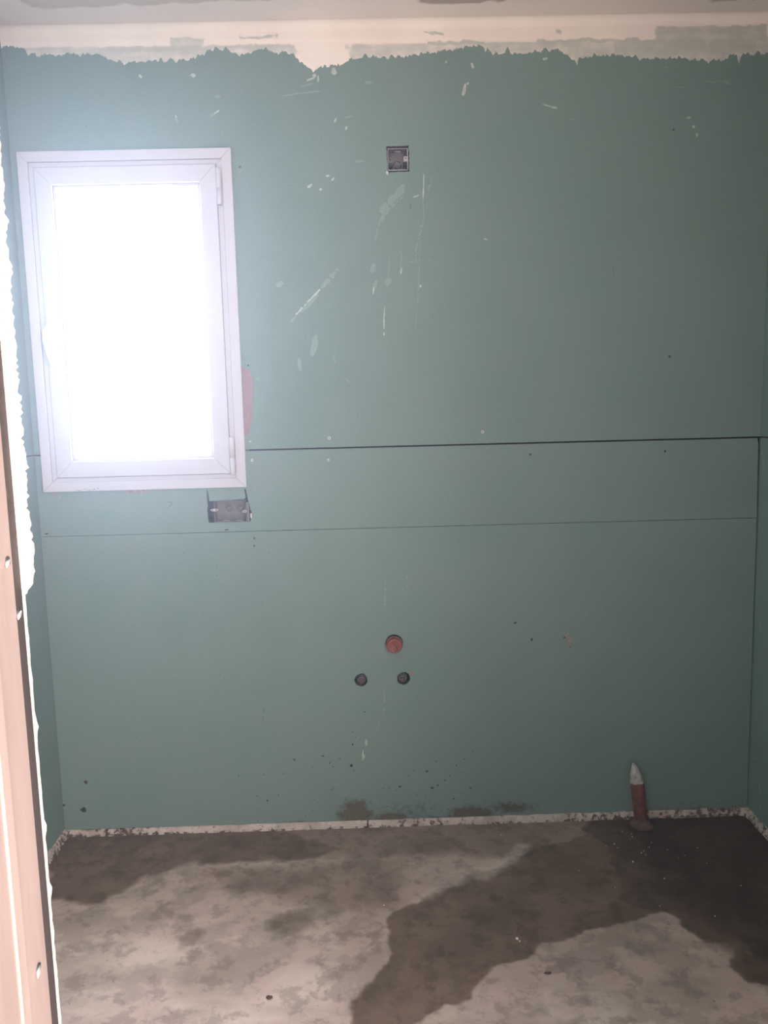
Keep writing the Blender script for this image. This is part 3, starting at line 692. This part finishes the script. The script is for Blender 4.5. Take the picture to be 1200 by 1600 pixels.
# crumb of white plaster held on the cutout's edge
c = at(392.6, 806)
bm = bmesh.new(); bmesh.ops.create_icosphere(bm, subdivisions=3, radius=1)
for v in bm.verts: v.co = Vector((v.co.x*.0028, v.co.y*.004, v.co.z*.0085))*(1+.35*noise.noise(v.co*3))+Vector((c.x, -.001, c.z))
tag(link('plaster_crumb', bm, M['core_edge'], smooth=True), 'white crumb of plaster stuck to the edge of the double box cutout', 'plaster crumb')
c = at(605, 270)
bm = bmesh.new(); bmesh.ops.create_icosphere(bm, subdivisions=3, radius=1)
for v in bm.verts: v.co = Vector((v.co.x*.0038, v.co.y*.003, v.co.z*.0042))*(1+.4*noise.noise(v.co*3))+Vector((c.x, -.001, c.z))
tag(link('plaster_crumb', bm, M['core_edge'], smooth=True), 'white crumb of plaster at the lower corner of the small square box', 'plaster crumb')

# ---------------------------------------------------------------- drain outlet with orange cap
c = Vector((cap_c[0], 0, cap_c[1]))
dr = thing('drain_outlet', c, 'round orange plastic drain stub with push-in cap in middle of the green wall', 'drain pipe')
bm = bmesh.new(); lathe(bm, c+Vector((0, .05, 0)), (0, -1, 0), [(0, .0235), (.058, .0235), (.059, .0268), (.066, .0272), (.068, .0262), (.0682, .0238), (.05, .0235)], 40); tl('socket', dr, bm, M['orange'])
bm = bmesh.new(); cc = c+Vector((0, -.0185, -.0008)); lathe(bm, cc, (0, -1, 0), [(0, .0232), (.010, .0232), (.0125, .0215), (.0128, .019), (.011, .0175), (.0108, 0)], 40); cp = tl('cap', dr, bm, M['orange'])
bm = bmesh.new(); box(bm, (-.0030, .001, -.012), (.0030, -.012, .010), .002)
bmesh.ops.rotate(bm, verts=bm.verts, cent=(0, 0, 0), matrix=Matrix.Rotation(R(-18), 3, 'Y'))
for v in bm.verts: v.co += cc+Vector((.0005, -.0105, -.003))
t_ = link('grip', bm, M['orange'], cp)
bm = bmesh.new(); box(bm, (-.0016, .0, -.009), (.0016, -.0016, .006))
bmesh.ops.rotate(bm, verts=bm.verts, cent=(0, 0, 0), matrix=Matrix.Rotation(R(-28), 3, 'Y'))
for v in bm.verts: v.co += cc+Vector((.0062, -.0105, -.004))-dr.location
link('grip_slot', bm, M['brown'], cp)
for v in t_.data.vertices: v.co -= dr.location

# ---------------------------------------------------------------- two water connections
for nm, cc2, lab, dx in (('a', va_c, 'left-hand water pipe stub in a ragged round hole below the orange cap', .001), ('b', vb_c, 'right-hand water pipe stub in a round hole, directly under the orange cap', -.003)):
    c = Vector((cc2[0], 0, cc2[1])); r_ = thing('water_pipe_stub', c, lab, 'water pipe', 'water pipe stubs below the drain')
    bm = bmesh.new(); k = c+Vector((dx, 0, -.002)); lathe(bm, k+Vector((0, .05, 0)), (0, -1, 0), [(0, .0150), (.036, .0150), (.038, .0140), (.0385, .0118), (.046, .0118), (.052, .0114), (.0525, .0096), (.033, .0096)], 28); tl('collar', r_, bm, M['collar'])
    bm = bmesh.new(); lathe(bm, k+Vector((0, .03, 0)), (0, -1, 0), [(0, .0095), (.034, .0095), (.038, .009), (.041, .0075), (.0412, 0)], 24); tl('plug', r_, bm, M['brown'])
bm = bmesh.new(); c = at(643, 1052)
slab(bm, circ((c.x, c.z), .0075, 9, .4), [], lambda x, z: (x, -.001, z), (0, .0008, 0)); o = link('torn_paper', bm, M['bare'], wall_back)

# ---------------------------------------------------------------- orange pipe rising from the floor
pb_ = at(1003, 1299, 2, 0.0); pyc = -.045
base = at(1003, 1298, 1, pyc); top = at(996, 1222, 1, pyc); tip = at(990.5, 1192, 1, pyc)
rp = .0215
fp = thing('floor_pipe', (base.x, pyc, 0), 'orange plastic pipe standing up from the dark wet floor, end wrapped in white tape', 'pipe')
ax = (top-base).normalized()
foot = base-ax*(base.z+.01)/ax.z
bm = bmesh.new(); tube(bm, [foot, base+ax*.02, base.lerp(top, .6), top-ax*.002, top], [rp, rp, rp, rp, rp*.97], 32); tl('tube', fp, bm, M['orange_dull'])
bm = bmesh.new(); q = (tip-top)
rings = []; seg = 30
for s, r0 in ((-.10, 1.02), (.0, 1.04), (.12, 1.0), (.3, .88), (.5, .74), (.7, .55), (.88, .33), (1.0, .14)):
    cen = top+q*s; rg = []
    for k in range(seg):
        t = 2*math.pi*k/seg; cr = 1+.10*math.sin(5*t+s*4)+.05*random.uniform(-1, 1)
        z_off = (random.uniform(-.006, .003) if s < 0 else 0)
        rg.append(bm.verts.new(cen+Vector((math.cos(t)*rp*r0*cr-.002*s, math.sin(t)*rp*r0*cr*.75, z_off))))
    rings.append(rg)
for a_, b_ in zip(rings, rings[1:]):
    for k in range(seg): bm.faces.new((a_[k], a_[(k+1) % seg], b_[(k+1) % seg], b_[k])).smooth = True
bm.faces.new(rings[-1])
M['tape'] = simple('dusty_white_tape', (.46, .47, .45), .85, var=.3, scale=70, bmp=.003)
tl('tape_wrap', fp, bm, M['tape'])
bm = bmesh.new(); lathe(bm, Vector((foot.x, pyc, -.004)), (0, 0, 1), [(0, .042), (.006, .036), (.014, .028), (.026, .0235), (.032, .0218)], 32, jit=.06)
M['mortar_dark'] = simple('wet_mortar', (.13, .085, .075), .9, var=.3, scale=60, bmp=.004)
tl('mortar_collar', fp, bm, M['mortar_dark'])

# ---------------------------------------------------------------- screws in the wall
def wall_screw(u, v, rad, mt, label, white=False):
    c = at(u, v)
    bm = bmesh.new(); lathe(bm, c, (0, -1, 0), [(-.012, .0015), (-.001, .002), (.0012, rad), (.0018, rad), (.0020, rad*.9), (.0019, rad*.42), (.0004, rad*.28), (.0003, 0)], 18)
    r_ = thing('drywall_screw', c, label, 'screw', 'screws in the back wall boards')
    tl('screw_head', r_, bm, mt)
    bm = bmesh.new(); lathe(bm, c+Vector((0, -.0017, 0)), (0, -1, 0), [(0, rad*.42), (.0003, rad*.4), (.0004, 0)], 12); tl('recess', r_, bm, M['slot'])
SW, SD = M['screw'], M['screw_dark']
for u, v, r_, mt, lb in [
    (514.5, 684.5, .0046, SW, 'bright screw just above the long seam, nearer the window'),
    (513, 718.5, .0036, SW, 'bright screw just below the long seam, right of the window'),
    (754, 675, .0046, SW, 'bright screw above the long seam, in the middle of the wall'),
    (391, 690, .0026, SW, 'small screw beside the window casing, just above the long seam'),
    (394, 719, .0042, SW, 'bright screw beside the window casing, just below the long seam'),
    (1039, 705, .0036, SD, 'dark screw below the long seam, toward the right wall'),
    (828.5, 710, .0036, SD, 'dark screw below the long seam, right of the middle'),
    (1046, 557, .0042, SD, 'dark screw in the upper board above the long seam, toward the right wall'),
    (397.5, 841, .0034, SD, 'upper of two dark screws below the double electrical box'),
    (397.5, 852.5, .0030, SD, 'lower of two dark screws below the double electrical box'),
    (375, 261, .0036, SD, 'dark screw beside the top corner of the window casing'),
    (388, 571, .0030, SD, 'dark screw above the bare pink patch beside the window'),
    (824.5, 37, .0036, SD, 'dark screw in the white plaster band, right of the middle'),
    (323, 43, .0030, SD, 'dark screw in the white plaster band above the window'),
    (1052, 203, .0030, SD, 'tiny dark screw high on the right of the wall beside white specks')]:
    wall_screw(u, v, r_, mt, lb)

# ---------------------------------------------------------------- door jamb: galvanised stud, second profile, broken board edge
def jamb_y(u, v, x=JX): return at(u, v, 0, x).y
yf = P_FAR-.0125                         # far edge of the stud
yn = yf-.050                             # near edge of the stud's web
stud = thing('metal_stud', (JX-.02, yf-.025, 0), 'pinkish galvanised steel stud forming the near doorway edge', 'metal stud')
def profile(bm, pts, z0, z1, nz_=2, mi=0):
    lo = [bm.verts.new((x, y, z0)) for x, y in pts]; hi = [bm.verts.new((x, y, z1)) for x, y in pts]
    for k in range(len(pts)-1): bm.faces.new((lo[k], lo[k+1], hi[k+1], hi[k])).material_index = mi
HJ = 2.12
bm = bmesh.new(); box(bm, (JX-.0012, yn, .0), (JX, yf-.0145, HJ)); tl('web', stud, bm, M['steel'])
# rolled far corner and flange
bm = bmesh.new(); pts = [(JX, yf-.0145)]+[(JX-.0035+.0035*math.cos(a), yf-.0035-.0045*(1-math.sin(a))*0+.0035*math.sin(a)-.0002) for a in [R(k*15) for k in range(0, 7)]]+[(JX-.045, yf-.0002), (JX-.045, yf-.0016), (JX-.002, yf-.0016), (JX-.0014, yf-.0145)]
lo = [bm.verts.new((x, y, 0)) for x, y in pts]; hi = [bm.verts.new((x, y, HJ)) for x, y in pts]
for k in range(len(pts)): k2 = (k+1) % len(pts); bm.faces.new((lo[k], lo[k2], hi[k2], hi[k]))
tl('flange', stud, bm, M['steel_shaded'])
bm = bmesh.new(); box(bm, (JX-.045, yn, 0), (JX-.0012, yn+.0012, HJ)); tl('flange', stud, bm, M['steel'])
# near profile (door-frame track) with two folded lips
trk = thing('metal_track', (JX+.004, yn-.02, 0), 'bright folded steel profile overlapping the stud at the near side of the doorway', 'metal profile')
bm = bmesh.new(); box(bm, (JX-.04, yn-.0125, 0), (JX+.0022, yn-.0005, HJ), .0006); tl('lip', trk, bm, M['steel_lit'])
bm = bmesh.new(); box(bm, (JX-.04, yn-.05, 0), (JX+.0002, yn-.0130, HJ), .0006); tl('face', trk, bm, M['steel'])
# broken plasterboard on the room side: wide torn upper part, thin lower edge
zb_ = at(50, 928, 1, P_FAR-.006).z
board = thing('plasterboard_panel', (JX-.3, P_FAR-.006, 0), 'cut plasterboard on the far side of the doorway stud, bright ragged upper edge', 'plasterboard')
bm = bmesh.new(); n = 520; z_ = np.linspace(zb_, ROOM_H-.01, n)
prev = None
for i, z in enumerate(z_):
    s = sstep(np.array((z-zb_)/.012)); ee = JX+.0035*float(s)+fbm(z, 0, 30, 11)*.0022+fbm(z, 2, 150, 12)*.0020+fbm(z, 4, 420, 16)*.0022-(1-float(s))*.003
    ee += .002*float(np.interp(z, [1.0, 1.4, 1.9], [0, .3, 1.2]))
    ring = []
    for j in range(7):
        q = j/6; y = P_FAR-.0125+.0125*q; bulge = .0016*math.sin(math.pi*q)+fbm(z*1.0, q*.05, 120, 13)*.0018*math.sin(math.pi*(q*.8+.2))
        ring.append(bm.verts.new((ee+bulge, y, z)))
    ring.append(bm.verts.new((0.0, P_FAR, z))); ring.append(bm.verts.new((0.0, P_FAR-.0125, z)))
    if prev:
        for k in range(9):
            k2 = (k+1) % 9; f = bm.faces.new((prev[k], prev[k2], ring[k2], ring[k])); f.material_index = 1 if k == 7 or k == 6 else 0
    else: bm.faces.new(ring)
    prev = ring
bm.faces.new(prev[::-1]); tl('upper_sheet', board, bm, [M['core_edge'], M['board']])
bm = bmesh.new(); prev = None; n = 260
for i, z in enumerate(np.linspace(0.002, zb_-.001, n)):
    lump = sum(.0020*math.exp(-((z-zz)/.0035)**2) for zz in (at(62, 1133, 1, P_FAR).z, at(72, 1293, 1, P_FAR).z, at(79, 1389, 1, P_FAR).z))
    ee = JX-.0051+fbm(z, 0, 90, 15)*.0006+lump+.0006
    ring = [bm.verts.new((ee, P_FAR-.0125, z)), bm.verts.new((ee, P_FAR, z)), bm.verts.new((0.0, P_FAR, z)), bm.verts.new((0.0, P_FAR-.0125, z))]
    if prev:
        for k in range(4): bm.faces.new((prev[k], prev[(k+1) % 4], ring[(k+1) % 4], ring[k])).material_index = 0 if k == 0 else 1
    else: bm.faces.new(ring)
    prev = ring
bm.faces.new(prev[::-1]); tl('lower_sheet', board, bm, [M['core_edge'], M['board']])
# screws through the stud
for (u, v, lb) in ((12, 877, 'screw poking out of the doorway stud, upper of the two close together'), (30, 958, 'screw poking out of the doorway stud, lower of the two close together'), (60, 1512, 'screw near the bottom of the doorway stud, far below the other two')):
    p = at(u, v, 0, JX+.0002)
    r_ = thing('stud_screw', p, lb, 'screw', 'screws through the doorway stud')
    bm = bmesh.new(); d = Vector((.30, -.9, -.28)).normalized(); L = .009
    tube(bm, [p-d*.002, p+d*L*.5, p+d*L], [.0018, .0016, .0004], 12); tl('screw_tip', r_, bm, M['screw'])
    bm = bmesh.new(); lathe(bm, p, (1, 0, 0), [(-.0005, .0038), (.0006, .0034), (.0009, .0018)], 14, jit=.1); tl('burr_shadow', r_, bm, M['screw_dark'])  # dark ring at the screw; its colour also paints the screw's shadow

# ---------------------------------------------------------------- grit on the floor
spots = [(960, 1319, 1.6), (965, 1325, 1.2), (947, 1322, 1), (989, 1347, 1.9), (1038, 1373, 1.4), (1002, 1333, 1.2), (1006, 1330, 1), (1014, 1324, 1), (1117, 1432, 1.2), (1090, 1325, 1.1), (1158, 1384, 1.2), (987, 1303, 1), (988, 1308, 1.1), (972, 1300, 1), (1018, 1317, 1), (1043, 1328, 1), (961, 1387, 1),
         (1070, 1337, .9), (905, 1361, .8), (783, 1305, 1.3), (808, 1467, 2.8), (812, 1471, 1.8), (600, 1415, 1.4), (1060, 1341, .8), (1009, 1336, 1.0), (1031, 1416, .8), (1104, 1349, .8), (984, 1312, .7)]
bm0 = bmesh.new(); bmesh.ops.create_icosphere(bm0, subdivisions=2, radius=1)
for v in bm0.verts: v.co *= 1+.35*noise.noise(v.co*2.3)
me0 = bpy.data.meshes.new('grit'); bm0.to_mesh(me0); bm0.free(); me0.materials.append(M['core_edge'])
for i, (u, v, s) in enumerate(spots):
    p = at(u, v, 2, 0); o = bpy.data.objects.new('plaster_grain', me0); C.objects.link(o); o.location = (p.x, min(p.y, -.02), .001); k = s*.00135; o.scale = (k*1.2, k, k*.8); o.rotation_euler = (0, 0, random.uniform(0, 6))
    if i in (20, 21): tag(o, 'white plaster crumb on the floor in front of the drain, %s of a touching pair' % ('bigger' if i == 20 else 'smaller'), 'plaster crumb', 'white plaster crumbs on the floor')
    else: tag(o, 'tiny white plaster grain scattered on the wet floor', 'plaster crumb', 'white plaster crumbs on the floor')
p = at(421, 1560, 2, 0)
bm = bmesh.new(); bmesh.ops.create_icosphere(bm, subdivisions=3, radius=1)
for v in bm.verts: v.co = Vector((v.co.x*.007, v.co.y*.005, v.co.z*.003))*(1+.5*noise.noise(v.co*2.5))+Vector((p.x, p.y, .0025))
tag(link('mud_clod', bm, M['mortar_dark'], smooth=True), 'small dark clod of dirt on the pale floor, left foreground', 'clod of dirt')
p = at(856, 1521, 2, 0)
bm = bmesh.new(); bmesh.ops.create_icosphere(bm, subdivisions=3, radius=1)
for v in bm.verts: v.co = Vector((v.co.x*.008, v.co.y*.004, v.co.z*.002))*(1+.5*noise.noise(v.co*2.1))+Vector((p.x, p.y, .0015))
tag(link('mud_clod', bm, M['mortar_dark'], smooth=True), 'small brown smear of dirt on dry floor beside the wet patch edge', 'clod of dirt')

# ---------------------------------------------------------------- scattering volume added to imitate glare around the window
bm = bmesh.new(); box(bm, (.002, -.02, .01), (ROOM_W-.002, -1.88, ROOM_H-.01))
mt = bpy.data.materials.new('glare_volume'); mt.use_nodes = True; n = mt.node_tree.nodes; l = mt.node_tree.links
n.remove(n['Principled BSDF']); v = N(n, 'ShaderNodeVolumeScatter', Density=GLARE, Anisotropy=.52); v.inputs['Color'].default_value = (.78, .86, 1, 1)
l.new(v.outputs[0], n['Material Output'].inputs['Volume'])
glare_vol = link('glare_volume', bm, mt); glare_vol['kind'] = 'stuff'; glare_vol['label'] = 'added thin scattering volume imitating glare around the window'; glare_vol['category'] = 'glare'
